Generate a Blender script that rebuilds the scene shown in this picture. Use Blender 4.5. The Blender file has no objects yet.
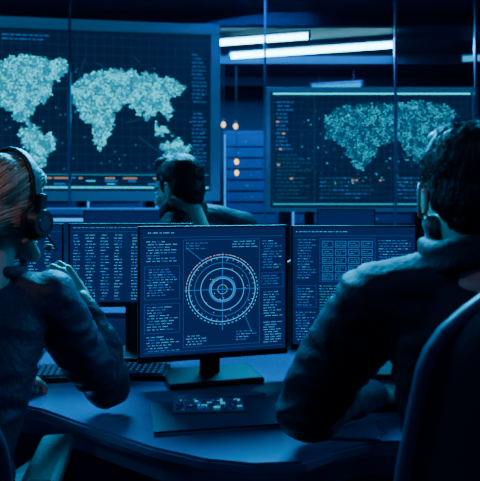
import bpy, bmesh, math, random
from mathutils import Vector, Matrix, Euler, noise
from mathutils.bvhtree import BVHTree
random.seed(7)
S=bpy.context.scene
COL=S.collection
V=Vector
# ---------------------------------------------------------------- materials
def mat(name,col,rough=.5,metal=0,em=None,es=0,bump=0,bscale=80,var=0,spec=.5,stretch=None,vscale=6,sheen=0):
    m=bpy.data.materials.new(name); m.use_nodes=True
    nt=m.node_tree; b=nt.nodes['Principled BSDF']
    b.inputs['Base Color'].default_value=(*col,1); b.inputs['Roughness'].default_value=rough
    b.inputs['Metallic'].default_value=metal; b.inputs['Specular IOR Level'].default_value=spec
    if sheen: b.inputs['Sheen Weight'].default_value=sheen; b.inputs['Sheen Roughness'].default_value=.35; b.inputs['Sheen Tint'].default_value=(.1,.5,1,1)
    if em: b.inputs['Emission Color'].default_value=(*em,1); b.inputs['Emission Strength'].default_value=es
    tc=nt.nodes.new('ShaderNodeTexCoord')
    src=tc.outputs['Object']
    if stretch:
        mp=nt.nodes.new('ShaderNodeMapping'); mp.inputs['Scale'].default_value=stretch
        nt.links.new(src,mp.inputs['Vector']); src=mp.outputs['Vector']
    if bump:
        n=nt.nodes.new('ShaderNodeTexNoise'); n.inputs['Scale'].default_value=bscale; n.inputs['Detail'].default_value=4
        nt.links.new(src,n.inputs['Vector'])
        bp=nt.nodes.new('ShaderNodeBump'); bp.inputs['Strength'].default_value=bump; bp.inputs['Distance'].default_value=.01
        nt.links.new(n.outputs['Fac'],bp.inputs['Height']); nt.links.new(bp.outputs['Normal'],b.inputs['Normal'])
    if var:
        n=nt.nodes.new('ShaderNodeTexNoise'); n.inputs['Scale'].default_value=vscale; n.inputs['Detail'].default_value=5
        nt.links.new(src,n.inputs['Vector'])
        r=nt.nodes.new('ShaderNodeMix'); r.data_type='RGBA'
        r.inputs[6].default_value=(*[c*(1-var) for c in col],1); r.inputs[7].default_value=(*[min(1,c*(1+var)) for c in col],1)
        nt.links.new(n.outputs['Fac'],r.inputs[0]); nt.links.new(r.outputs[2],b.inputs['Base Color'])
    return m
def emi(name,col,s): return mat(name,(0.002,0.002,0.002),.6,0,col,s,spec=.1)
M_wall=mat('wall_paint',(.003,.040,.13),.6,bump=.1,bscale=40,var=.3)
M_ceil=mat('ceiling_paint',(.002,.022,.07),.6,bump=.1,bscale=30,var=.3)
M_floor=mat('floor_carpet',(.004,.02,.045),.4,bump=.3,bscale=200,var=.3)
M_desk=mat('desk_laminate',(.003,.075,.17),.20,bump=.02,bscale=120,var=.15,spec=.9)
M_edge=mat('desk_edge',(.006,.11,.24),.3,.3,bump=.02)
M_plast=mat('black_plastic',(.003,.006,.012),.45,bump=.05,bscale=300,spec=.3)
M_plast2=mat('grey_plastic',(.004,.028,.07),.4,bump=.05,bscale=300,spec=.4)
M_metal=mat('brushed_metal',(.03,.18,.36),.3,.9,bump=.05,bscale=200)
M_frame=mat('screen_frame',(.01,.12,.28),.35,.3,(.0,.17,.38),.32,bump=.03)  # slight emission added to lighten the frame, which is no lamp
M_jacket=mat('navy_jacket',(.001,.005,.019),.6,bump=.25,bscale=90,var=.3,spec=.26,sheen=.03)
M_shirt=mat('navy_shirt',(.001,.009,.034),.55,bump=.3,bscale=90,var=.3,spec=.3,sheen=.05)
M_shirt2=mat('black_shirt',(.001,.005,.015),.6,bump=.3,bscale=70,var=.3,spec=.2)
M_trouser=mat('dark_trousers',(.006,.010,.02),.8,bump=.3,bscale=90,var=.2)
M_shoe=mat('shoe_leather',(.008,.008,.01),.35,bump=.1)
M_skin=mat('skin',(.52,.27,.19),.5,bump=.1,bscale=150,var=.12,spec=.35)
M_eye=mat('eye_white',(.7,.7,.7),.2,bump=.01); M_iris=mat('iris',(.03,.02,.015),.2,bump=.01)
M_lip=mat('lips',(.4,.16,.13),.45,bump=.1)
M_hair=mat('dark_hair',(.005,.005,.008),.45,bump=.5,bscale=60,stretch=(3,1,1),spec=.28)
M_hairw=mat('brown_hair_base',(.07,.028,.014),.6,bump=.5,bscale=60,var=.5,vscale=30,spec=.2)
M_hairw2=mat('blond_hair_strand',(.62,.33,.18),.4,bump=.1,spec=.4)
M_hairw3=mat('brown_hair_strand',(.20,.09,.045),.4,bump=.1,spec=.4)
M_fabric=mat('chair_fabric',(.001,.006,.022),.55,bump=.4,bscale=400,var=.2,spec=.3)
M_cush=mat('ear_cushion',(.01,.012,.016),.6,bump=.2)
M_scr=mat('screen_glass',(.001,.004,.016),.2,0,(.0,.018,.13),.75,bump=.005,spec=.3)
M_scrbig=mat('wall_screen_glass',(.001,.006,.018),.3,0,(.0,.030,.12),.42,bump=.005,spec=.12)
E_white=emi('ui_white',(.08,.52,1),1.05)
E_blue=emi('ui_blue',(.0,.24,.85),.95)
E_dim=emi('ui_dim',(.0,.10,.45),.65)
E_or=emi('ui_orange',(1,.42,.25),.7)
E_c1=emi('map_cyan_bright',(.0,.82,1.0),2.0)
E_c2=emi('map_cyan',(.0,.66,.90),1.3)
E_c3=emi('map_teal',(.0,.46,.70),.9)
E_fill=emi('map_fill',(.0,.38,.60),.7)
E_net=emi('map_net',(.0,.26,.46),.5)
E_grid=emi('map_grid',(.0,.16,.42),.3)
E_tube=emi('tube_light',(.35,.85,1),16)
E_tube2=emi('tube_light_dim',(.0,.45,.9),1.2)
E_strip=emi('led_strip',(.0,.32,.95),1.6)
E_lamp=emi('lamp_orange',(1,.38,.16),5)
E_lampb=emi('lamp_blue',(.0,.38,.95),1.0)
E_key=emi('key_legend',(.1,.5,.9),.35)
def glassmat():
    m=bpy.data.materials.new('partition_glass'); m.use_nodes=True; nt=m.node_tree; nt.nodes.clear()
    o=nt.nodes.new('ShaderNodeOutputMaterial'); t=nt.nodes.new('ShaderNodeBsdfTransparent'); g=nt.nodes.new('ShaderNodeBsdfGlossy')
    t.inputs[0].default_value=(.80,.98,1,1); g.inputs['Roughness'].default_value=.06; g.inputs[0].default_value=(.15,.5,1,1)
    f=nt.nodes.new('ShaderNodeFresnel'); f.inputs[0].default_value=1.2
    mx=nt.nodes.new('ShaderNodeMixShader'); nt.links.new(f.outputs[0],mx.inputs[0]); nt.links.new(t.outputs[0],mx.inputs[1]); nt.links.new(g.outputs[0],mx.inputs[2]); nt.links.new(mx.outputs[0],o.inputs[0])
    return m
M_glass=glassmat()
# ---------------------------------------------------------------- helpers
def empty(name,loc):
    e=bpy.data.objects.new(name,None); e.location=loc; e.empty_display_size=.1; COL.objects.link(e); return e
def link(o,parent=None,M=None):
    COL.objects.link(o)
    M=M or Matrix()
    if parent:
        o.parent=parent; o.matrix_parent_inverse=Matrix.Translation(parent.location).inverted()
    o.matrix_basis=M
    return o
def from_bm(bm,name,mats,parent=None,M=None,smooth=False):
    me=bpy.data.meshes.new(name); bm.to_mesh(me); bm.free()
    for m in (mats if isinstance(mats,list) else [mats]): me.materials.append(m)
    if smooth:
        for p in me.polygons: p.use_smooth=True
    return link(bpy.data.objects.new(name,me),parent,M)
def bm_box(bm,c,s,bev=0,rot=None,mi=0,seg=2):
    t=bmesh.new(); bmesh.ops.create_cube(t,size=1)
    bmesh.ops.scale(t,vec=s,verts=t.verts)
    if bev: bmesh.ops.bevel(t,geom=t.edges[:],offset=bev,segments=seg,affect='EDGES',profile=.6)
    Mx=Matrix.Translation(c)@(rot.to_matrix().to_4x4() if rot else Matrix())
    bmesh.ops.transform(t,matrix=Mx,verts=t.verts)
    for f in t.faces: f.material_index=mi
    me=bpy.data.meshes.new('t'); t.to_mesh(me); t.free(); bm.from_mesh(me); bpy.data.meshes.remove(me)
def bm_cyl(bm,a,b,r1,r2=None,seg=20,mi=0,cap=True):
    a=V(a);b=V(b); r2=r1 if r2 is None else r2; d=b-a
    if d.length<1e-6: return
    q=d.to_track_quat('Z','Y').to_matrix().to_4x4()
    r=bmesh.ops.create_cone(bm,cap_ends=cap,segments=seg,radius1=r1,radius2=r2,depth=d.length,matrix=Matrix.Translation((a+b)/2)@q)
    for v in r['verts']:
        for f in v.link_faces: f.material_index=mi
def box(name,c,s,m,bev=0,rot=None,parent=None,M=None,seg=2):
    bm=bmesh.new(); bm_box(bm,c,s,bev,rot,0,seg); return from_bm(bm,name,m,parent,M)
def ell(bm,c,r,R=None,u=20,v=12):
    Mx=Matrix.Translation(c)@(R or Matrix())@Matrix.Diagonal((*r,1))
    bmesh.ops.create_uvsphere(bm,u_segments=u,v_segments=v,radius=1,matrix=Mx)
def chain(bm,pts,rad,seg=16):
    for i,(p,r) in enumerate(zip(pts,rad)):
        ell(bm,p,(r,r,r),u=seg,v=10)
        if i: bm_cyl(bm,pts[i-1],p,rad[i-1],r,seg)
def blob(bm,name,mats,vox,sm=6,disp=None,parent=None,M=None,matfn=None):
    me=bpy.data.meshes.new('tmp'); bm.to_mesh(me); bm.free()
    o=bpy.data.objects.new('tmp',me); COL.objects.link(o)
    r=o.modifiers.new('r','REMESH'); r.mode='VOXEL'; r.voxel_size=vox
    s=o.modifiers.new('s','SMOOTH'); s.factor=.5; s.iterations=sm
    dg=bpy.context.evaluated_depsgraph_get()
    me2=bpy.data.meshes.new_from_object(o.evaluated_get(dg)); bpy.data.objects.remove(o)
    me2.name=name
    if disp:
        nn=[v.normal.copy() for v in me2.vertices]
        for v,n in zip(me2.vertices,nn): v.co=v.co+n*disp(v.co)
    me2.materials.clear()
    for m in (mats if isinstance(mats,list) else [mats]): me2.materials.append(m)
    for p in me2.polygons:
        p.use_smooth=True
        p.material_index=matfn(p.center) if matfn else 0
    return link(bpy.data.objects.new(name,me2),parent,M)
def curve(name,pts_list,rad,m,parent=None,M=None,taper=True,res=1):
    cu=bpy.data.curves.new(name,'CURVE'); cu.dimensions='3D'; cu.bevel_depth=rad; cu.bevel_resolution=res; cu.use_fill_caps=True
    for pts in pts_list:
        sp=cu.splines.new('POLY'); sp.points.add(len(pts)-1); n=len(pts)
        for i,p in enumerate(pts):
            sp.points[i].co=(*p,1); sp.points[i].radius=(1 if not taper else (1-.85*(i/(n-1))**1.5)*(.6+.4*min(1,i*1.5)))
    cu.materials.append(m)
    return link(bpy.data.objects.new(name,cu),parent,M)
# ---------------------------------------------------------------- flat artwork on screens
class UI:
    def __init__(s): s.v=[];s.f=[];s.m=[];s.mats=[]
    def mi(s,m):
        if m not in s.mats: s.mats.append(m)
        return s.mats.index(m)
    def quad(s,pts,m,layer=0):
        n=len(s.v); s.v+=[(p[0],p[1],layer) for p in pts]; s.f.append(tuple(range(n,n+len(pts)))); s.m.append(s.mi(m))
    def rect(s,a,b,c,d,m,layer=0): s.quad([(a,b),(a,d),(c,d),(c,b)],m,layer)
    def frame(s,a,b,c,d,m,t=.5):
        s.rect(a,b,c,b+t,m); s.rect(a,d-t,c,d,m); s.rect(a,b,a+t,d,m); s.rect(c-t,b,c,d,m)
    def ring(s,x,y,r0,r1,m,a0=0,a1=360,n=48,gap=False):
        for i in range(n):
            if gap and i%2: continue
            A=math.radians(a0+(a1-a0)*i/n);B=math.radians(a0+(a1-a0)*(i+1)/n)
            s.quad([(x+r0*math.cos(A),y+r0*math.sin(A)),(x+r1*math.cos(A),y+r1*math.sin(A)),(x+r1*math.cos(B),y+r1*math.sin(B)),(x+r0*math.cos(B),y+r0*math.sin(B))],m)
    def line(s,x0,y0,x1,y1,t,m):
        d=V((x1-x0,y1-y0)); 
        if d.length<1e-6: return
        n=V((-d.y,d.x)).normalized()*t/2
        s.quad([(x0+n.x,y0+n.y),(x0-n.x,y0-n.y),(x1-n.x,y1-n.y),(x1+n.x,y1+n.y)],m)
    def text(s,a,b,c,d,m,lh=3.2,th=1.2,fill=.8,m2=None):
        y=b
        while y+th<=d:
            x=a+random.choice([0,0,1.5]); end=a+(c-a)*random.uniform(.45,1)*min(1,fill+.2)
            while x<end:
                w=random.uniform(.6,1.1)
                k=random.randint(2,6)
                mm=m2 if (m2 and random.random()<.3) else m
                for _ in range(k):
                    if x+w>c: break
                    h=random.uniform(.6,1)*th
                    s.rect(x,y+th-h,x+w*.7,y+th,mm); x+=w*1.15
                x+=1.4
            y+=lh
    def build(s,name,W,H,aw,ah,parent,M,off=-.0012):
        vs=[(x/aw*W,off-.0006*l,-y/ah*H) for x,y,l in s.v]
        me=bpy.data.meshes.new(name); me.from_pydata(vs,[],s.f)
        for m in s.mats: me.materials.append(m)
        for p,i in zip(me.polygons,s.m): p.material_index=i
        return link(bpy.data.objects.new(name,me),parent,M)
def pip(x,y,P):
    c=False;j=len(P)-1
    for i in range(len(P)):
        if (P[i][1]>y)!=(P[j][1]>y) and x<(P[j][0]-P[i][0])*(y-P[i][1])/(P[j][1]-P[i][1])+P[i][0]: c=not c
        j=i
    return c
def dotmap(ui,polys,step,mats,wts,size=(.9,1.6),fill=None):
    for P in polys:
        x0=min(p[0] for p in P)-4;x1=max(p[0] for p in P)+4;y0=min(p[1] for p in P)-4;y1=max(p[1] for p in P)+4
        y=y0
        while y<y1:
            x=x0
            while x<x1:
                nx=x+noise.noise((x*.15,y*.15,3))*5+noise.noise((x*.5,y*.5,3))*2; ny=y+noise.noise((x*.15,y*.15,9))*5+noise.noise((x*.5,y*.5,9))*2
                if pip(nx,ny,P):
                    ui.rect(x-step/2,y-step/2,x+step/2,y+step/2,fill or E_fill)
                    if random.random()<.9:
                        b=noise.noise((x*.12,y*.12,0))+random.uniform(-.45,.45)
                        m=mats[0] if b>wts[0] else (mats[1] if b>wts[1] else mats[2])
                        s=random.uniform(*size)/2; jx=random.uniform(-.4,.4);jy=random.uniform(-.4,.4)
                        ui.rect(x+jx-s,y+jy-s*.8,x+jx+s,y+jy+s*.8,m,1+random.random()*.5)
                x+=step
            y+=step
def plane_M(PL,PR,ztop):
    a=V((PL[0],PL[1],0));b=V((PR[0],PR[1],0)); X=(b-a).normalized(); Z=V((0,0,1)); Y=Z.cross(X)
    M=Matrix((X,Y,Z)).transposed().to_4x4(); M.translation=V((PL[0],PL[1],ztop)); return M,(b-a).length
DESK=.70
def monitor(PL,PR,ztop,h,uifn=None,aw=149,ah=137,desk=DESK,bez=.006,foot=.30):
    M,W=plane_M(PL,PR,ztop)
    c=M@V((W/2,.06,0)); e=empty('computer_monitor',(c.x,c.y,desk))
    bm=bmesh.new()
    bm_box(bm,(W/2,.012,-h/2),(W,.022,h),.004)
    for (cc,ss) in [((W/2,-.001,-bez/2),(W,.006,bez)),((W/2,-.001,-h+bez*1.5),(W,.006,bez*3)),((bez/2,-.001,-h/2),(bez,.006,h)),((W-bez/2,-.001,-h/2),(bez,.006,h))]:
        bm_box(bm,cc,ss,.0015)
    bm_box(bm,(W/2,.035,-h*.55),(W*.6,.035,h*.55),.012)
    from_bm(bm,'housing',M_plast,e,M)
    box('panel',(W/2,0.0005,-h/2),(W-2*bez,.002,h-2*bez),M_scr,parent=e,M=M)
    bm=bmesh.new(); zd=desk-ztop+.001
    bm_box(bm,(W/2,.075,(zd-h*.5)/2+.0),(.065,.022,abs(zd)-h*.5),.006)
    bm_box(bm,(W/2,.055,-h*.5),(.10,.05,.10),.006)
    bm_box(bm,(W/2,.05,zd+.007),(foot,.19,.014),.006)
    from_bm(bm,'stand',M_plast,e,M)
    if uifn:
        ui=UI(); uifn(ui); ui.build('display_graphics',W,h,aw,ah,e,M)
    return e
def ui_radar(u):
    cx,cy=82,66
    u.text(8,6,60,9,E_white); u.rect(5,11,144,11.5,E_dim)
    u.text(8,15,38,38,E_white,lh=2.8,th=1,m2=E_blue); u.frame(6,40,40,74,E_dim); u.text(9,43,38,72,E_blue,lh=2.6,th=1,m2=E_white)
    u.frame(6,78,40,108,E_dim); u.text(9,81,38,106,E_white,lh=2.8,th=1,m2=E_blue)
    u.text(8,111,40,128,E_white,lh=2.8,th=1,m2=E_blue)
    u.frame(43,14,120,124,E_dim,.6)
    u.ring(cx,cy,35.6,36.4,E_white,n=110,gap=True)
    u.ring(cx,cy,35.6,36.4,E_or,a0=180,a1=330,n=60,gap=True)
    u.ring(cx,cy,33,33.8,E_white,n=72)
    u.ring(cx,cy,27.5,27.9,E_blue,n=60)
    u.ring(cx,cy,21.3,22,E_white,n=60); u.ring(cx,cy,12,13.6,E_blue,n=40); u.ring(cx,cy,11,11.6,E_white,n=40)
    u.ring(cx,cy,4.5,5,E_white,n=30)
    u.line(cx-38,cy,cx+38,cy,.5,E_blue); u.line(cx,cy-38,cx,cy+42,.5,E_blue)
    for a in range(0,360,10):
        A=math.radians(a); u.line(cx+31*math.cos(A),cy+31*math.sin(A),cx+33*math.cos(A),cy+33*math.sin(A),.5,E_white)
    for _ in range(22):
        A=random.uniform(0,6.28);r=random.uniform(8,31); x=cx+r*math.cos(A);y=cy+r*math.sin(A); u.rect(x,y,x+.9,y+.9,random.choice([E_or,E_white,E_white]))
    u.line(46,22,62,36,.4,E_blue);u.line(104,92,112,112,.4,E_blue)
    u.text(92,16,118,24,E_white,lh=2.8,th=1); u.text(46,112,70,122,E_white,lh=2.8,th=1); u.text(96,110,118,122,E_blue,lh=2.8,th=1,m2=E_white)
    u.text(46,17,70,24,E_blue,lh=2.8,th=1)
    u.text(123,16,144,46,E_blue,lh=2.8,th=1,m2=E_white); u.frame(122,50,145,66,E_dim); u.text(124,53,143,64,E_blue,lh=2.8,th=1); u.text(124,70,144,98,E_white,lh=2.8,th=1,m2=E_blue)
    u.text(124,102,144,124,E_white,lh=2.6,th=1)
    u.rect(5,127,144,127.5,E_dim)
def ui_data(u):
    u.text(6,6,90,9,E_white); u.rect(4,11,145,11.5,E_dim)
    u.text(8,15,30,60,E_blue,lh=3,th=1,m2=E_white); u.frame(34,14,100,62,E_dim,.6)
    for r in range(5):
        for c in range(4): u.frame(37+c*15.5,17+r*9,50+c*15.5,24+r*9,E_blue,.5); u.text(38.5+c*15.5,19+r*9,49+c*15.5,23.5+r*9,E_c3,lh=2.3,th=.9)
    u.frame(6,66,30,90,E_dim,.5); u.text(8,69,28,89,E_blue,lh=3,th=1,m2=E_white)
    u.text(34,66,80,124,E_c3,lh=3,th=1,m2=E_white); u.frame(84,66,140,124,E_dim)
    u.text(104,16,142,62,E_blue,lh=3,th=1,m2=E_white); u.text(87,69,138,122,E_white,lh=3,th=1,m2=E_blue)
    u.text(6,95,30,126,E_blue,lh=3,th=1,m2=E_white)
def ui_table(u):
    u.text(6,6,110,9,E_white); u.rect(4,13,145,13.6,E_dim)
    for x in (6,20,38,54,74,92,110,128):
        u.text(x,18,x+random.choice([8,10,12]),128,E_white,lh=5,th=1.6,m2=E_blue)
def ui_bright(u):
    u.rect(3,3,146,134,E_blue); u.text(8,10,140,128,E_white,lh=5,th=2)
# ---------------------------------------------------------------- room
def slab(name,a,b,m):
    c=[(a[i]+b[i])/2 for i in range(3)]; s=[abs(b[i]-a[i]) for i in range(3)]
    return box(name,c,s,m)
slab('floor',(-4,-2,-.1),(4,9,0),M_floor)
slab('ceiling',(-4,-2,2.95),(4,9,3.05),M_ceil)
slab('wall_left',(-4.1,-2,0),(-4,9,2.95),M_wall); slab('wall_right',(4,-2,0),(4.1,9,2.95),M_wall)
slab('wall_back',(-4,9,0),(4,9.1,2.95),M_wall); slab('wall_front',(-4,-2.1,0),(4,-2,2.95),M_wall)
for n,a,b in [('baseboard_left',(-4,-2,0),(-3.98,9,.1)),('baseboard_right',(3.98,-2,0),(4,9,.1)),('baseboard_back',(-3.98,8.98,0),(3.98,9,.1))]: slab(n,a,b,M_plast2)
for i,y in enumerate((3.4,4.4,5.4,6.9,8.2)): slab('trim_%d'%(i+1),(-3.99,y-.04,2.83),(3.99,y+.04,2.949),M_ceil)
# glass partition
e=empty('glass_partition',(0,4.4,0))
xs=[-3.98,-2.75,-1.247,.183,1.137,1.723,2.9,3.98]
for i,x in enumerate(xs): box('mullion_%d'%(i+1),(x,4.4,1.41),(.014 if i<3 else .018,.03,2.82),M_metal,.002,parent=e)
box('bottom_rail',(0,4.4,.04),(7.98,.05,.08),M_metal,.004,parent=e); box('top_rail',(0,4.4,2.79),(7.98,.05,.06),M_metal,.004,parent=e)
for i in range(len(xs)-1): box('pane_%d'%(i+1),((xs[i]+xs[i+1])/2,4.4,1.42),(xs[i+1]-xs[i]-.024,.008,2.66),M_glass,parent=e)
# wall screens
def wallscreen(PL,PR,zt,h,art,aw,ah,border,legs=True):
    M,W=plane_M(PL,PR,zt); c=M@V((W/2,.1,0)); e=empty('video_wall_display',(c.x,c.y,0))
    bm=bmesh.new(); b=border
    bm_box(bm,(W/2,.04,-h/2),(W,.06,h),.005)
    for cc,ss in [((W/2,0,b/2),(W+2*b,.06,b)),((W/2,0,-h-b/2),(W+2*b,.06,b)),((-b/2,0,-h/2),(b,.06,h)),((W+b/2,0,-h/2),(b,.06,h))]: bm_box(bm,cc,ss,.004)
    from_bm(bm,'frame',M_frame,e,M)
    box('panel',(W/2,.006,-h/2),(W,.008,h),M_scrbig,parent=e,M=M)
    bm=bmesh.new()
    for x in (W*.2,W*.8):
        bm_box(bm,(x,.10,-zt/2-.1),(.07,.05,zt-.2),.005); bm_box(bm,(x,.10,-zt+.015),(.14,.4,.03),.005)
    from_bm(bm,'floor_stand',M_plast,e,M)
    ui=UI(); art(ui); ui.build('display_graphics',W,h,aw,ah,e,M,off=.0005)
A=[(-40,78),(-25,72),(0,62),(20,57),(45,58),(66,62),(66,72),(55,80),(48,82),(52,92),(45,100),(38,104),(33,112),(28,118),(34,126),(28,128),(20,120),(12,116),(5,110),(-5,100),(-25,95),(-40,98)]
A2=[(20,130),(30,126),(42,132),(54,138),(52,150),(44,158),(40,170),(34,178),(30,165),(26,150),(18,140)]
B=[(70,104),(68,88),(75,78),(90,72),(105,68),(125,68),(145,72),(165,74),(182,80),(180,90),(172,92),(168,100),(172,112),(165,118),(158,110),(150,112),(146,120),(140,112),(134,108),(128,102),(118,105),(112,112),(110,125),(104,138),(98,152),(92,142),(88,125),(78,118),(72,110)]
B2=[(150,120),(160,124),(170,130),(160,134),(152,130)]
B3=[(158,142),(172,136),(184,140),(188,148),(178,157),(164,155),(158,148)]
def art_left(u):
    o=101
    def sh(P): return [(x+o,y-30) for x,y in P]
    for x in range(4,308,9): u.rect(x,3,x+.35,158,E_grid)
    for y in range(6,158,9): u.rect(2,y,308,y+.35,E_grid)
    dotmap(u,[sh(p) for p in (A,A2,B,B2,B3)],1.75,[E_c1,E_c2,E_c3],(.02,-.25),(1.0,1.7))
    for _ in range(60):
        x=random.uniform(o-10,o+205);y=random.uniform(35,140); u.rect(x,y,x+1,y+1,E_c3)
    for k in range(18):
        x=random.uniform(o+50,o+180); y=random.uniform(30,120); x2=x+random.uniform(-50,50); y2=y+random.uniform(-20,25); x2=min(x2,o+200); u.line(x,y,x2,y2,.4,E_net)
    u.text(o+190,20,o+205,70,E_blue,lh=4,th=1.2); u.text(o+190,80,o+205,140,E_blue,lh=4,th=1.2)
    u.rect(o-95,143,o+207,143.6,E_c3)
    for k in range(20):
        x=random.uniform(o-90,o+192); w=random.uniform(4,14); y=random.choice([146,149,152]); u.rect(x,y,x+w,y+1.2,random.choice([E_c2,E_blue,E_blue]))
    for x,w in ((o+2,5),(o+38,12),(o+52,16),(o+76,4),(o+102,10),(o+120,14),(o+150,8)): u.rect(x,146,x+w,147.6,E_or,1)
    u.rect(o-95,155,o+207,157,E_c2)
    u.text(o+2,6,o+60,12,E_blue,lh=4,th=1.4)
wallscreen((-2.6,4.47),(-.235,4.795),2.59,1.25,art_left,310,160,.075)
R1=[(322,125),(326,112),(338,106),(350,103),(380,104),(410,100),(440,102),(455,112),(452,125),(440,135),(432,140),(426,158),(415,164),(405,150),(395,140),(380,145),(370,160),(360,174),(350,162),(345,150),(335,142),(325,135)]
def art_right(u):
    def sh(P): return [(x-268,y-90) for x,y in P]
    for x in range(3,203,7): u.rect(x,2,x+.3,117,E_grid)
    for y in range(4,117,7): u.rect(2,y,202,y+.3,E_grid)
    dotmap(u,[sh(R1)],1.9,[E_c2,E_c3,E_net],(.1,-.2),(.9,1.5),E_grid)
    for _ in range(230):
        x=random.uniform(30,200);y=random.uniform(8,95); u.rect(x,y,x+random.uniform(.8,1.8),y+1,random.choice([E_c3,E_net,E_grid,E_c2]))
    u.frame(3,5,45,113,E_grid,.6); u.text(6,10,24,60,E_blue,lh=4,th=1.4); u.text(6,64,42,110,E_net,lh=4,th=1.4)
    for x,y in ((6,30),(12,42),(9,58),(7,74),(20,88)): u.rect(x,y,x+3,y+2,E_or,1)
    u.text(50,88,120,112,E_net,lh=4,th=1.3,m2=E_blue); u.text(126,88,196,112,E_blue,lh=4,th=1.3,m2=E_net)
    for x in (82,86,110): u.rect(x,90,x+2.5,91.8,E_or,1)
    u.rect(3,1.5,202,3.0,E_c1); u.rect(3,114.5,202,116,E_c3)
wallscreen((.225,4.5),(1.74,4.5),2.085,.87,art_right,204,119,.028)
# ceiling tube lights
def tube(a,b,r,m,name='tube_light'):
    a=V(a);b=V(b); e=empty(name,(a+b)/2); bm=bmesh.new(); bm_cyl(bm,a,b,r,seg=16); from_bm(bm,'lamp_tube',m,e,smooth=True)
    d=(b-a).normalized(); bm=bmesh.new(); up=V((0,0,r+.012))
    q=d.to_track_quat('X','Z').to_euler()
    bm_box(bm,(a+b)/2+up,((b-a).length+.04,r*2.6,.02),.004,rot=q)
    for p in (a-d*.012,b+d*.012): bm_cyl(bm,p-d*.012,p+d*.012,r*1.15)
    for t in (.15,.85):
        p=a.lerp(b,t); bm_cyl(bm,p+up,V((p.x,p.y,2.949)),.004,seg=8)
    from_bm(bm,'fixture',M_metal,e)
tube((-.22,6.07,2.86),(.66,5.82,2.86),.028,E_tube)
tube((-.09,6.62,2.86),(1.56,6.15,2.86),.030,E_tube)
tube((.95,7.9,2.75),(1.55,7.7,2.75),.03,E_tube2); tube((2.4,6.5,2.8),(3.4,6.3,2.8),.03,E_tube2)
tube((-3.4,3.9,2.8),(-1.6,3.7,2.8),.02,E_tube2); tube((-3.2,6.4,2.8),(-1.2,6.3,2.8),.03,E_tube2)
# server racks in the back room
def rack(x,y,w=.7,h=2.15):
    e=empty('server_rack',(x,y,0)); bm=bmesh.new()
    bm_box(bm,(x,y+.35,h/2),(w,.7,h),.01)
    for i in range(14): bm_box(bm,(x,y-.01,.15+i*(h-.2)/14+.05),(w-.08,.03,(h-.2)/14-.025),.004)
    from_bm(bm,'cabinet',M_wall,e)
    bm=bmesh.new()
    for i in range(14):
        for k in range(random.randint(1,4)):
            px=x+random.uniform(-w/2+.08,w/2-.08); pz=.2+i*(h-.2)/14
            s=.008
            bm_box(bm,(px,y-.03,pz),(s*random.choice([1,1,2.5]),.012,s))
    from_bm(bm,'status_leds',[E_lampb],e)
    box('glow_strip',(x-w/2+.02,y-.03,h/2),(.018,.012,h-.1),E_strip,parent=e)
for i in range(8):
    rack(-3.3+i*.86,7.6)
def wall_lamp(x,y,z):
    e=empty('indicator_lamp',(x,y,z)); bm=bmesh.new(); ell(bm,(x,y,z),(.024,.024,.032)); from_bm(bm,'bulb',E_lamp,e,smooth=True)
    bm=bmesh.new(); bm_cyl(bm,(x,y,z+.03),(x,y,z+.07),.028,.015); bm_cyl(bm,(x,y,z+.07),(x,y,2.948),.003,seg=8); from_bm(bm,'cord_and_cap',M_plast,e)
for p in [(-.19,6.9,2.14),(-.05,6.9,2.12),(-.04,7.0,1.72),(-.04,7.2,1.60)]: wall_lamp(*p)
# console counter beneath the screens
e=empty('console_counter',(-1.6,4.0,0)); box('cabinet',(-1.75,3.95,.59),(3.0,.4,1.18),M_wall,.01,parent=e); box('top',(-1.75,3.94,1.20),(3.06,.46,.04),M_edge,.006,parent=e)
box('light_strip',(-1.75,3.722,1.15),(2.9,.01,.02),E_strip,parent=e)
# ---------------------------------------------------------------- desk
def inset(P,d):
    out=[]; n=len(P)
    for i in range(n):
        a=V(P[i-1]);b=V(P[i]);c2=V(P[(i+1)%n]); e1=(b-a).normalized();e2=(c2-b).normalized()
        n1=V((-e1.y,e1.x));n2=V((-e2.y,e2.x)); nn=(n1+n2).normalized(); k=d/max(.4,nn.dot(n1)); out.append((b.x+nn.x*k,b.y+nn.y*k))
    return out
def poly_slab(P,z0,z1,name,m,parent,bev=.006):
    bm=bmesh.new(); vs=[bm.verts.new((x,y,z0)) for x,y in P]; f=bm.faces.new(vs)
    r=bmesh.ops.extrude_face_region(bm,geom=[f]); bmesh.ops.translate(bm,vec=(0,0,z1-z0),verts=[g for g in r['geom'] if isinstance(g,bmesh.types.BMVert)])
    bmesh.ops.recalc_face_normals(bm,faces=bm.faces)
    if bev: bmesh.ops.bevel(bm,geom=bm.edges[:],offset=bev,segments=2,affect='EDGES')
    return from_bm(bm,name,m,parent)
DP=[(-1.5,1.72),(-.66,1.70),(-.54,1.64),(-.36,1.50),(-.20,1.385),(-.08,1.325),(.03,1.30),(.14,1.31),(.22,1.37),(.32,1.42),(.8,1.43),(1.5,1.43),(1.5,2.36),(-1.5,2.36)]
e=empty('control_desk',(0,1.85,0))
poly_slab(DP,DESK-.028,DESK,'desktop',M_desk,e)
poly_slab(inset(DP,.035),DESK-.095,DESK-.0285,'under_frame',M_edge,e,.004)
poly_slab(inset(DP,.012),DESK-.040,DESK-.0286,'edge_trim',M_metal,e,.002)
for i,(x,y) in enumerate([(-1.42,1.85),(-1.42,2.25),(1.42,1.55),(1.42,2.25),(-.12,1.5),(-.12,2.25)]):
    box('leg_%d'%(i+1),(x,y,(DESK-.096)/2),(.06,.06,DESK-.096),M_metal,.006,parent=e)
box('modesty_panel',(0,2.2,.38),(2.7,.02,.45),M_wall,.003,parent=e)
box('foot_beam',(-.1,1.88,.1),(.05,.7,.06),M_metal,.006,parent=e)
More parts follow.
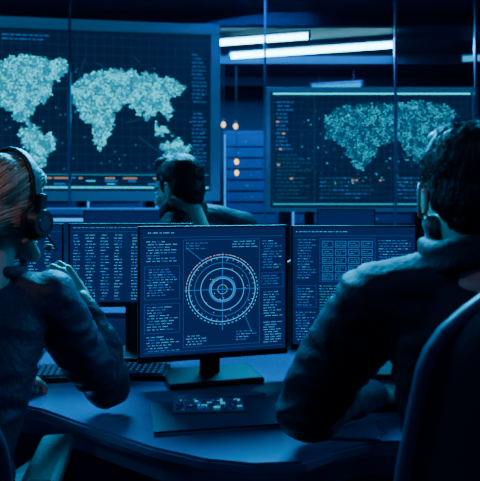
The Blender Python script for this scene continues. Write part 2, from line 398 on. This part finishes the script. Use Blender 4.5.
# ---------------------------------------------------------------- monitors
monitor((-.309,1.818),(.152,1.945),1.191,.415,ui_radar)
monitor((.166,1.962),(.575,1.955),1.188,.405,ui_data)
monitor((.592,1.955),(1.0,1.80),1.195,.405,ui_bright)
monitor((-.615,2.155),(-.165,2.175),1.187,.30,ui_table)
monitor((-1.09,2.09),(-.632,2.155),1.187,.30,ui_table)
# ---------------------------------------------------------------- keyboards etc
def keyboard(c,w,d,yaw,lit=True,z=DESK,name='keyboard'):
    e=empty(name,(c[0],c[1],z)); M=Matrix.Translation((c[0],c[1],z+.003))@Matrix.Rotation(yaw,4,'Z')@Matrix.Rotation(math.radians(3),4,'X')
    box('case',(0,0,.0085),(w,d,.016),M_plast,.004,parent=e,M=M)
    bm=bmesh.new(); bm2=bmesh.new(); nr=5; nc=int(w/.02)
    kw=(w-.02)/nc; kd=(d-.016)/nr
    for r in range(nr):
        c0=0
        while c0<nc:
            k=1
            if r==0 and c0==nc//3: k=5
            k=min(k,nc-c0)
            x=-w/2+.01+(c0+k/2)*kw; y=-d/2+.008+(r+.5)*kd
            bm_box(bm,(x,y,.0195),(kw*k-.003,kd-.003,.007),.001,seg=1)
            bm_box(bm2,(x,y,.02345),(kw*.28,kd*.3,.0006))
            c0+=k
    from_bm(bm,'keys',M_edge,e,M); from_bm(bm2,'key_legends',E_key,e,M)
keyboard((-.37,1.965),.27,.12,math.radians(-3))
keyboard((-.695,1.93),.34,.13,math.radians(8))
keyboard((.46,1.70),.34,.13,math.radians(6))
def rrect_obj(name,part,c,s,yaw,m,bev,z):
    e=empty(name,(c[0],c[1],z)); M=Matrix.Translation((c[0],c[1],z))@Matrix.Rotation(yaw,4,'Z'); box(part,(0,0,s[2]/2),s,m,bev,parent=e,M=M); return e,M
e,M=rrect_obj('document_folder','cover',(-.055,1.585),(.35,.21,.006),math.radians(10),M_edge,.002,DESK)
box('paper_sheets',(.004,0,.0075),(.335,.198,.003),M_desk,.001,parent=e,M=M); box('top_cover',(0,0,.0105),(.35,.21,.003),M_plast2,.001,parent=e,M=M)
z=DESK+.0125
e,M=rrect_obj('circuit_board','board',(-.085,1.625),(.19,.095,.005),math.radians(4),M_edge,.001,z)
bm=bmesh.new(); rr=random.Random(4)
for k in range(170):
    sx=rr.choice([.005,.007,.010,.016]); sy=rr.choice([.004,.006,.010]); h=rr.choice([.002,.003,.005])
    x=rr.uniform(-.085,.085);yy=rr.uniform(-.040,.040)
    bm_box(bm,(x,yy,.005+h/2),(sx,sy,h),.0006,seg=1,mi=rr.choice([0,0,0,1,2,3]))
for x in (-.05,.02,.06): bm_box(bm,(x,.0,.009),(.022,.022,.006),.001,mi=0)
from_bm(bm,'components',[M_metal,M_edge,E_dim,E_c3],e,M)  # emissive bits among the parts are painted-in bluish glints
e=empty('pen',(.03,1.68,z)); bm=bmesh.new(); bm_cyl(bm,(-.04,1.70,z+.005),(.06,1.715,z+.005),.0045); bm_cyl(bm,(.06,1.715,z+.005),(.074,1.717,z+.005),.0045,.001); bm_box(bm,(-.03,1.7015,z+.0105),(.03,.003,.002)); from_bm(bm,'barrel',M_metal,e)
e,M=rrect_obj('document_folder','cover',(.24,1.50),(.20,.14,.008),math.radians(-6),M_edge,.002,DESK)
# ---------------------------------------------------------------- office chair
def chair(c,yaw,seat=.48,backw=.44,backh=.60,backz=.82,arm=.70,tilt=6,prof=None):
    e=empty('office_chair',(c[0],c[1],0)); M=Matrix.Translation((c[0],c[1],0))@Matrix.Rotation(yaw,4,'Z')
    bm=bmesh.new(); bm_box(bm,(0,0,seat-.04),(.50,.48,.08),.035,seg=4)
    for v in bm.verts:
        if v.co.z>seat-.03: v.co.z-=.012*(1-min(1,(v.co.x/.25)**2+(v.co.y/.25)**2))
    from_bm(bm,'seat',M_fabric,e,M,True)
    bm=bmesh.new(); nu,nv=16,24; F=[];Bk=[]
    def Wd(t):
        base=(.40+.14*math.sin(math.pi*min(1,t*1.1))) if not prof else prof(t)
        w=backw*base*(1 if t<.85 else math.sqrt(max(.0,1-((t-.85)/.15)**2*.35)))
        w*=.85+.15*min(1,t/.12)
        return w
    for j in range(nv+1):
        t=j/nv; z=backz-backh/2+t*backh; w=Wd(t)
        row=[];rb=[]
        for i in range(nu+1):
            s=-1+2*i/nu; zz=z-.05*abs(s)**4*max(0,(t-.6)/.4)
            y=-.24-math.tan(math.radians(tilt))*(z-.5)+.05*s*s+.02*math.sin(math.pi*t)
            row.append(bm.verts.new((s*w,y,zz))); rb.append(bm.verts.new((s*w,y-.045*(1-.6*s**6),zz)))
        F.append(row);Bk.append(rb)
    for j in range(nv):
        for i in range(nu):
            bm.faces.new((F[j][i],F[j+1][i],F[j+1][i+1],F[j][i+1])); bm.faces.new((Bk[j][i],Bk[j][i+1],Bk[j+1][i+1],Bk[j+1][i]))
        bm.faces.new((F[j][0],Bk[j][0],Bk[j+1][0],F[j+1][0])); bm.faces.new((F[j][nu],F[j+1][nu],Bk[j+1][nu],Bk[j][nu]))
    for i in range(nu):
        bm.faces.new((F[0][i],F[0][i+1],Bk[0][i+1],Bk[0][i])); bm.faces.new((F[nv][i],Bk[nv][i],Bk[nv][i+1],F[nv][i+1]))
    bmesh.ops.recalc_face_normals(bm,faces=bm.faces)
    o=from_bm(bm,'backrest',M_fabric,e,M,True); sd=o.modifiers.new('s','SUBSURF'); sd.levels=1; sd.render_levels=1
    def P(s,t):
        z=backz-backh/2+t*backh; w=Wd(t)
        return (s*w,-.24-math.tan(math.radians(tilt))*(z-.5)+.05*s*s+.02*math.sin(math.pi*t)-.02,z-.05*abs(s)**4*max(0,(t-.6)/.4))
    pts=[P(-1,t/20) for t in range(21)]+[P(-1+i/8,1) for i in range(1,17)]+[P(1,1-t/20) for t in range(1,21)]
    curve('rim',[pts],.012,M_plast2,e,M,taper=False,res=3)
    bm=bmesh.new()
    bm_box(bm,(0,-.30,.60),(.07,.03,.34),.01); bm_box(bm,(0,-.18,seat-.095),(.08,.30,.03),.01)
    bm_box(bm,(0,0,seat-.10),(.2,.22,.04),.01)
    bm_cyl(bm,(0,0,.12),(0,0,seat-.1),.028,.022); bm_cyl(bm,(0,0,.06),(0,0,.14),.045)
    for k in range(5):
        a=math.radians(72*k+18); d=V((math.cos(a),math.sin(a),0)); bm_cyl(bm,d*.03+V((0,0,.11)),d*.29+V((0,0,.075)),.026,.016)
        p=d*.29; n=V((-d.y,d.x,0)); bm_cyl(bm,p+n*.012+V((0,0,.028)),p+n*.03+V((0,0,.028)),.028); bm_cyl(bm,p-n*.03+V((0,0,.028)),p-n*.012+V((0,0,.028)),.028); bm_cyl(bm,p+V((0,0,.03)),p+V((0,0,.08)),.009)
        bm_cyl(bm,p-n*.03+V((0,0,.028)),p+n*.03+V((0,0,.028)),.008)
    from_bm(bm,'base',M_plast,e,M)
    bm=bmesh.new()
    for s in (-1,1):
        bm_box(bm,(s*.27,0.02,arm),(.075,.25,.035),.014,seg=3); bm_box(bm,(s*.275,-.02,(arm+seat-.08)/2),(.025,.06,arm-seat+.08),.006); bm_box(bm,(s*.20,-.02,seat-.085),(.17,.06,.02),.005)
    from_bm(bm,'armrests',M_cush,e,M)
    return e
# ---------------------------------------------------------------- people
def folds(amp,seed,elb=()):
    def f(p):
        q=V((p.x*7+seed,p.y*7,p.z*13)); w=V((noise.noise(q*.5),noise.noise(q*.5+V((9,3,1))),noise.noise(q*.5+V((2,7,5)))))
        a=1-2*abs(noise.noise(q+w*2.2)); b=1-2*abs(noise.noise(q*2.1+w*2.5))
        k=.8
        for (c,r) in elb: k+=1.2*math.exp(-((p-c).length/r)**2)
        return amp*k*((a-.45)*.8+(b-.45)*.35)
    return f
def body(e,spine,yaw,shL,shR,arms,legs,mats,seed,amp=.010,vox=.0065,girdle=.07,waist=.72,neck=None):
    bm=bmesh.new(); R=Matrix.Rotation(yaw,4,'Z')
    for i in range(len(spine)-1):
        (p,rx,ry),(q,sx,sy)=spine[i],spine[i+1]
        for k in range(5):
            t=k/5; c=V(p).lerp(V(q),t); ell(bm,c,(rx+(sx-rx)*t,ry+(sy-ry)*t,.075),R,24,14)
    (q,sx,sy)=spine[-1]; ell(bm,q,(sx,sy,.06),R)
    nb=V(neck)
    for s in (V(shL),V(shR)):
        chain(bm,[nb+V((0,0,-.01)),nb.lerp(s,.5)+V((0,0,.004)),s],[girdle*.86,girdle*.9,girdle*.98])
        chain(bm,[V(spine[-2][0]),s],[.09,.066])
    for pts,rad in arms: chain(bm,[V(p) for p in pts],rad,20)
    for pts,rad in legs: chain(bm,[V(p) for p in pts],rad,20)
    el=[(V(pts[len(pts)//2]),.10) for pts,_ in arms]
    return blob(bm,'body',mats,vox,7,folds(amp,seed,el),e,matfn=lambda c:1 if c.z<waist else 0)
def shoe(e,ank,ang):
    M=Matrix.Translation((ank[0],ank[1],0))@Matrix.Rotation(ang,4,'Z'); bm=bmesh.new()
    ell(bm,(0,-.01,.045),(.036,.05,.045)); ell(bm,(0,.06,.04),(.04,.075,.034)); ell(bm,(0,.12,.03),(.042,.055,.028)); chain(bm,[V((0,-.005,.05)),V((0,-.01,.10))],[.04,.042]); bm_box(bm,(0,.06,.010),(.07,.22,.018),.006)
    blob(bm,'shoe',M_shoe,.006,4,None,e,M)
def head(e,M,hairmat,style='short',seed=0):
    bm=bmesh.new()
    ell(bm,(0,-.012,.035),(.076,.094,.088)); ell(bm,(0,.03,-.02),(.062,.06,.075)); ell(bm,(0,.026,-.062),(.053,.056,.04)); ell(bm,(0,.072,-.094),(.020,.017,.016))
    chain(bm,[V((0,.084,.018)),V((0,.100,-.012)),V((0,.109,-.03))],[.008,.009,.012],12)
    for s in (-1,1):
        ell(bm,(s*.011,.098,-.033),(.009,.011,.008)); ell(bm,(s*.037,.058,-.026),(.026,.026,.024)); chain(bm,[V((s*.012,.083,.022)),V((s*.045,.068,.022))],[.010,.009],12)
        chain(bm,[V((s*.066,.0,-.05)),V((s*.03,.07,-.09))],[.018,.018],12)
        Rr=Matrix.Rotation(math.radians(-12),4,'X')
        ell(bm,(s*.080,-.008,-.008),(.007,.016,.027),Rr,16,10)
        arc=[V((s*(.084+.012*math.sin(math.pi*k/9)),-.006-.019*math.sin(math.radians(-20+k*26)),-.006+.031*math.cos(math.radians(-20+k*26)))) for k in range(9)]
        chain(bm,arc,[.0048]*9,8)
    chain(bm,[V((-.021,.088,-.060)),V((0,.096,-.058)),V((.021,.088,-.060))],[.004,.0065,.004],10); chain(bm,[V((-.018,.088,-.068)),V((0,.094,-.070)),V((.018,.088,-.068))],[.004,.0065,.004],10)
    chain(bm,[V((0,-.025,-.03)),V((0,-.035,-.09)),V((0,-.045,-.17))],[.058,.054,.060],20)
    def mf(c):
        if c.y>.083 and -.078<c.z<-.053 and abs(c.x)<.024: return 1
        if style=='short' and seed==9 and c.y>.0 and -.115<c.z<-.040-.25*(c.y) and c.z<-.02: return 2
        return 0
    blob(bm,'head',[M_skin,M_lip,M_hair],.0035,4,None,e,M,mf)
    bm=bmesh.new()
    for s in (-1,1): ell(bm,(s*.030,.0735,.002),(.0135,.0135,.0125))
    for f in bm.faces: f.material_index=0
    for s in (-1,1):
        n=len(bm.verts); ell(bm,(s*.030,.0815,.002),(.0062,.0062,.0062)); bm.verts.ensure_lookup_table()
        for v in bm.verts[n:]:
            for f in v.link_faces: f.material_index=1
    from_bm(bm,'eyes',[M_eye,M_iris],e,M,True)
    curve('eyebrows',[[(s*.012,.0935,.026),(s*.03,.088,.031),(s*.047,.076,.027)] for s in (-1,1)],.0035,hairmat,e,M)
    bm=bmesh.new()
    if style=='short':
        ell(bm,(0,-.025,.055),(.083,.099,.086)); ell(bm,(0,-.052,-.005),(.073,.062,.066)); ell(bm,(0,-.058,-.045),(.056,.044,.040)); ell(bm,(.005,.045,.105),(.055,.042,.030)); ell(bm,(-.01,.02,.122),(.05,.05,.022))
        for s in (-1,1): ell(bm,(s*.072,.016,.022),(.008,.012,.030)); ell(bm,(s*.066,-.042,.012),(.014,.024,.045))
        nst,ln,step,sr=2600,5,.006,.0010
    else:
        ell(bm,(0,-.025,.05),(.083,.098,.088)); ell(bm,(0,-.060,-.01),(.072,.055,.070)); ell(bm,(0,.035,.09),(.062,.045,.038))
        for s in (-1,1): ell(bm,(s*.068,-.02,.01),(.018,.04,.05))
        ell(bm,(0,-.075,-.05),(.050,.04,.035)); ell(bm,(0,-.125,-.045),(.042,.036,.042))
        nst,ln,step,sr=2600,14,.009,.0017
    rng=random.Random(seed)
    cap=blob(bm,'hair',hairmat,.005,4,lambda p:.0015*noise.noise(V((p.x*90,p.y*35,p.z*35)))+.0025*noise.noise(p*25),e,M)
    me=cap.data; bvh=BVHTree.FromPolygons([v.co.copy() for v in me.vertices],[tuple(p.vertices) for p in me.polygons])
    crown=V((0.01,-.055,.14)); target=V((0,-.11,-.045)); L=[]
    vs=me.vertices
    for _ in range(nst):
        v=vs[rng.randrange(len(vs))]
        p=v.co.copy(); n=v.normal.copy()
        pts=[p-n*.002]
        jit=V((rng.uniform(-1,1),rng.uniform(-1,1),rng.uniform(-1,1)))*(.25 if style=='short' else .10)
        rad=(p-crown); lf=rng.uniform(.4,1.3)
        for k in range(ln-1):
            if style=='short':
                fl=V((rad.x*1.2,rad.y*.9,-abs(rad.z)*1.2-.03)).normalized()
                if p.z>.09 and p.y>-.03: fl=V((.5,.75,.15))
            else:
                fl=(target-p).normalized()+V((0,-.35,0))
                if p.y<-.105: fl=V((p.z+.045,0,-p.x))*10+V((.1,0,.1))
            d=(fl.normalized()+jit); d=(d-n*d.dot(n)).normalized()
            p=p+d*step
            loc,nn,_,_=bvh.find_nearest(p); n=nn
            lift=(.0010+.0020*k/ln*(1.1 if style=='short' else .3))*lf+(0 if style=='short' else .0012*lf)
            pts.append(loc+nn*lift); p=loc
        L.append(pts)
    if style=='short': curve('hair_strands',L,sr,hairmat,e,M)
    else:
        n1=int(len(L)*.55); curve('hair_strands_light',L[:n1],sr,M_hairw2,e,M); curve('hair_strands_dark',L[n1:],sr,M_hairw3,e,M)
def hand(e,M,side,curl=(25,35,25),name='hand',spread=1.0,thumbin=0):
    s=side; bm=bmesh.new()
    kn=[(s*.030,.083,0),(s*.010,.088,.003),(s*-.010,.085,.002),(s*-.028,.077,-.002)]; ln=[.070,.078,.072,.057]
    chain(bm,[V((0,-.04,0)),V((0,0,0))],[.027,.026])
    for k,(x,y,z) in enumerate(kn):
        chain(bm,[V((x*.55,.005,-.002)),V((x*.85,.045,-.003)),V((x,y,z))],[.018,.0145,.0115],12)
    chain(bm,[V((s*.018,.01,-.006)),V((s*.03,.035,-.012))],[.018,.016],12)
    for k,((x,y,z),l) in enumerate(zip(kn,ln)):
        p=V((x,y,z)); ang=0; pts=[p.copy()]; f=1+.15*k
        sp=math.radians((1.5-k)*4*spread)*s
        for seg,(fr,c) in enumerate(zip((.45,.30,.25),curl)):
            ang+=math.radians(c*f); d=V((math.sin(sp)*math.cos(ang),math.cos(ang)*math.cos(sp),-math.sin(ang))); p=p+d*l*fr*1.02; pts.append(p.copy())
        chain(bm,pts,[.0095,.0088,.0080,.0068] if k<3 else [.0085,.0078,.007,.006],12)
    t=thumbin
    chain(bm,[V((s*.028,.022,-.010)),V((s*(.048-t*.3),.048,-.020-t)),V((s*(.058-t*.8),.074,-.026-t*1.5)),V((s*(.056-t*1.2),.096,-.030-t*1.8))],[.013,.011,.0098,.0078],12)
    return blob(bm,name,M_skin,.003,4,None,e,M)
def frame_M(o,fwd,up):
    y=V(fwd).normalized(); z=V(up); z=(z-y*z.dot(y)).normalized(); x=y.cross(z); M=Matrix((x,y,z)).transposed().to_4x4(); M.translation=V(o); return M
def headM(c,yaw,pitch,roll=0,s=1): return Matrix.Translation(c)@Matrix.Rotation(math.radians(yaw),4,'Z')@Matrix.Rotation(math.radians(pitch),4,'X')@Matrix.Rotation(math.radians(roll),4,'Y')@Matrix.Scale(s,4)
def collar(e,c,r,mat_,tilt,h=.03,th=.014,yaw=0):
    bm=bmesh.new(); M=Matrix.Translation(c)@Matrix.Rotation(yaw,4,'Z')@Matrix.Rotation(tilt,4,'X')
    pts=[V((r[0]*math.cos(a),r[1]*math.sin(a),.012*math.sin(a*1)+.006*math.sin(3*a))) for a in [math.radians(105+ k*(330/22)) for k in range(23)]]
    for z0 in (0,h*.5,h): chain(bm,[p*1.0+V((0,0,z0)) for p in pts],[th]*23,10)
    return blob(bm,'collar',mat_,.005,5,folds(.003,4),e,M)
# --- woman with headset
W=empty('seated_woman',(-.6,1.3,0))
sR=(-.452,1.425,1.035); sL=(-.765,1.335,1.03)
eR=(-.352,1.60,.775); eL=(-.80,1.55,.80)
body(W,[((-.62,1.21,.57),.165,.125),((-.62,1.25,.72),.14,.11),((-.61,1.32,.87),.155,.115),((-.60,1.365,.99),.16,.11),((-.585,1.375,1.05),.10,.075)],math.radians(16),sL,sR,
 [([sR,(-.408,1.51,.90),eR,(-.372,1.605,.87),(-.408,1.592,.975)],[.068,.064,.056,.056,.037]),
  ([sL,(-.79,1.45,.91),eL,(-.73,1.64,.785),(-.675,1.70,.775)],[.066,.060,.052,.050,.036])],
 [([(-.70,1.22,.54),(-.73,1.62,.52),(-.73,1.60,.12)],[.090,.064,.048]),([(-.54,1.22,.54),(-.52,1.64,.52),(-.52,1.60,.12)],[.090,.064,.048])],
 [M_shirt,M_trouser],3.1,vox=.0075,neck=(-.575,1.38,1.075),girdle=.058,waist=.64)
shoe(W,(-.73,1.60),0); shoe(W,(-.52,1.60),0)
HW=headM((-.546,1.405,1.236),-24,-6,3)
head(W,HW,M_hairw,'long',3)
collar(W,(-.565,1.385,1.105),(.062,.060),M_shirt,math.radians(-14),.014,.008)
hand(W,frame_M((-.422,1.588,1.008),(-.50,-.10,.66),(.62,-.62,.40)),1,(38,48,34),thumbin=.010)
hand(W,frame_M((-.655,1.722,.765),(.5,.8,-.35),(0,0,1)),-1,(15,25,20))
HS=empty('headset',HW.translation)
band=[V((.094*math.cos(math.radians(a)),-.005,.012+.142*math.sin(math.radians(a)))) for a in range(0,181,10)]
bm=bmesh.new()
for dy in (-.009,0,.009): chain(bm,[p+V((0,dy,0)) for p in band],[.0065]*len(band),10)
blob(bm,'headband',M_plast,.004,3,None,HS,HW)
bm=bmesh.new()
for s in (-1,1):
    bm_cyl(bm,(s*.086,-.002,-.012),(s*.100,-.002,-.012),.040,.041,28,1); bm_cyl(bm,(s*.100,-.002,-.012),(s*.118,-.002,-.012),.037,.030,28,0)
    bm_cyl(bm,(s*.117,-.002,-.012),(s*.121,-.002,-.012),.018,.016,24,2); bm_box(bm,(s*.104,-.002,.03),(.012,.022,.05),.004,mi=0)
from_bm(bm,'ear_cups',[M_plast,M_cush,M_plast2],HS,HW)
curve('microphone_boom',[[(.108,.01,-.03),(.104,.05,-.055),(.085,.085,-.07),(.055,.115,-.072),(.03,.125,-.07)]],.003,M_plast,HS,HW,taper=False,res=3)
bm=bmesh.new(); ell(bm,(.026,.125,-.07),(.015,.009,.009)); from_bm(bm,'microphone',M_cush,HS,HW,True)
chair((-.675,1.235),math.radians(8),seat=.455,backw=.44,backh=.50,backz=.79,arm=.705)
# --- man at the right
Mn=empty('seated_man',(.47,1.1,0))
sL=(.275,1.205,1.065); sR=(.665,1.115,1.06); eL=(.155,1.375,.795); eR=(.80,1.33,.80)
body(Mn,[((.49,1.0,.58),.18,.135),((.485,1.03,.73),.17,.125),((.475,1.09,.88),.185,.135),((.465,1.135,1.0),.185,.13),((.455,1.155,1.07),.13,.095)],math.radians(-14),sL,sR,
 [([sL,(.208,1.295,.93),eL,(.25,1.49,.775),(.36,1.60,.755)],[.084,.080,.070,.058,.038]),([sR,(.745,1.22,.94),eR,(.70,1.46,.785),(.58,1.60,.757)],[.082,.076,.066,.056,.038])],
 [([(.40,1.0,.53),(.36,1.46,.52),(.36,1.42,.12)],[.095,.070,.052]),([(.58,1.0,.53),(.62,1.46,.52),(.62,1.42,.12)],[.095,.070,.052])],
 [M_jacket,M_trouser],8.3,amp=.010,vox=.009,neck=(.452,1.16,1.125),girdle=.080,waist=.64)
shoe(Mn,(.36,1.42),0); shoe(Mn,(.62,1.42),0)
HM=headM((.450,1.20,1.276),0,-6,0,1.05)
head(Mn,HM,M_hair,'short',5)
collar(Mn,(.45,1.165,1.150),(.084,.080),M_jacket,math.radians(-14),.030,.018)
hand(Mn,frame_M((.372,1.61,.752),(.55,.8,-.12),(0,0,1)),1,(18,28,20)); hand(Mn,frame_M((.57,1.61,.752),(-.4,.9,-.12),(0,0,1)),-1,(18,28,20))
chair((.505,1.06),math.radians(-6),seat=.455,backw=.52,backh=.68,backz=.83,arm=.66,prof=lambda t:.57-.16*t)
# --- man in the middle distance
Md=empty('seated_man',(0,2.65,0))
y=math.radians(48); sL=(-.27,2.52,1.155); sR=(.01,2.76,1.145)
body(Md,[((.0,2.68,.60),.17,.13),((-.02,2.68,.75),.155,.12),((-.06,2.67,.92),.17,.125),((-.13,2.65,1.06),.17,.12),((-.17,2.64,1.14),.12,.09)],y,sL,sR,
 [([sL,(-.33,2.60,1.0),(-.40,2.72,.88),(-.44,2.85,.83),(-.47,2.96,.80)],[.072,.066,.058,.05,.036]),([sR,(-.02,2.86,1.0),(-.08,2.98,.86),(-.18,3.02,.82),(-.29,3.05,.79)],[.072,.066,.058,.05,.036])],
 [([(-.06,2.62,.58),(-.34,2.88,.55),(-.31,2.88,.12)],[.095,.068,.05]),([(.07,2.75,.58),(-.15,3.05,.55),(-.13,3.03,.12)],[.095,.068,.05])],
 [M_shirt2,M_trouser],1.7,amp=.008,vox=.008,neck=(-.205,2.615,1.205),girdle=.078,waist=.68)
shoe(Md,(-.31,2.88),y); shoe(Md,(-.13,3.03),y)
head(Md,headM((-.268,2.585,1.315),62,-12,0,1.08),M_hair,'short',9)
collar(Md,(-.225,2.600,1.222),(.076,.072),M_shirt2,math.radians(-10),.030,.014,y)
hand(Md,frame_M((-.475,2.975,.79),(-.3,.9,-.2),(0,0,1)),-1); hand(Md,frame_M((-.30,3.055,.785),(-.9,.3,-.2),(0,0,1)),-1)
chair((.04,2.70),y,seat=.48,backw=.40,backh=.45,backz=.80,arm=.68)
# second row desk
e=empty('back_row_desk',(-.2,3.3,0)); box('desktop',(-.1,3.25,.715),(2.8,.7,.03),M_desk,.006,parent=e)
for i,(x,yy) in enumerate([(-1.4,3.0),(-1.4,3.5),(1.2,3.0),(1.2,3.5)]): box('leg_%d'%(i+1),(x,yy,.35),(.05,.05,.70),M_metal,.005,parent=e)
monitor((-.86,3.30),(-.41,3.36),1.215,.33,None,desk=.73)
monitor((.42,3.28),(.72,3.20),1.225,.36,None,desk=.73)
# ---------------------------------------------------------------- lights
def area(name,loc,target,size,en,col,sy=None,spread=180):
    l=bpy.data.lights.new(name,'AREA'); l.shape='RECTANGLE'; l.size=size; l.size_y=sy or size; l.energy=en; l.color=col; l.spread=math.radians(spread)
    o=bpy.data.objects.new(name,l); o.location=loc; o.rotation_euler=(V(target)-V(loc)).to_track_quat('-Z','Y').to_euler(); COL.objects.link(o)
def spot(name,loc,target,ang,en,col,r=.06):
    l=bpy.data.lights.new(name,'SPOT'); l.spot_size=math.radians(ang); l.spot_blend=.6; l.energy=en; l.color=col; l.shadow_soft_size=r
    o=bpy.data.objects.new(name,l); o.location=loc; o.rotation_euler=(V(target)-V(loc)).to_track_quat('-Z','Y').to_euler(); COL.objects.link(o)
area('added_rim_light',(-.3,3.5,2.8),(0,1.7,.9),1.8,520,(.0,.50,1),.4)  # added backlight for cyan rims on the shoulders, no fixture behind it
area('added_side_fill',(-3.4,2.6,2.2),(-.3,1.5,.9),.9,42,(.0,.40,1),None,120)  # added fill from the left for sleeve highlights, not a real panel
area('added_side_fill',(3.4,2.6,2.3),(.4,1.4,1.0),.9,36,(.0,.40,1),None,120)  # matching added fill from the right, out of view
area('room_fill_light',(0,.3,2.85),(0,1.3,.6),1.5,3,(.0,.30,1),None,100)
spot('warm_fill_spot',(-1.0,-.2,2.8),(-.52,1.42,1.20),23,42,(1,.74,.60))  # added warm fill aimed at the woman's head, not a room fitting
spot('warm_fill_spot',(.2,-.2,2.8),(.44,1.2,1.24),16,8,(1,.66,.52))  # weaker warm fill added for the right man's head
area('back_room_light',(0,6.6,2.9),(0,6.8,0),3.5,260,(.0,.36,1),1.5)
w=bpy.data.worlds.new('World'); S.world=w; w.use_nodes=True; w.node_tree.nodes['Background'].inputs[0].default_value=(.001,.02,.08,1); w.node_tree.nodes['Background'].inputs[1].default_value=.3
# ---------------------------------------------------------------- camera
cam=bpy.data.cameras.new('camera'); co=bpy.data.objects.new('camera',cam); COL.objects.link(co)
co.location=(0,0,1.27); co.rotation_euler=(math.radians(90),0,0); cam.sensor_width=36; cam.lens=45; cam.shift_y=-40/480
cam.clip_start=.05; cam.dof.use_dof=True; cam.dof.focus_distance=1.8; cam.dof.aperture_fstop=4.5
S.camera=co
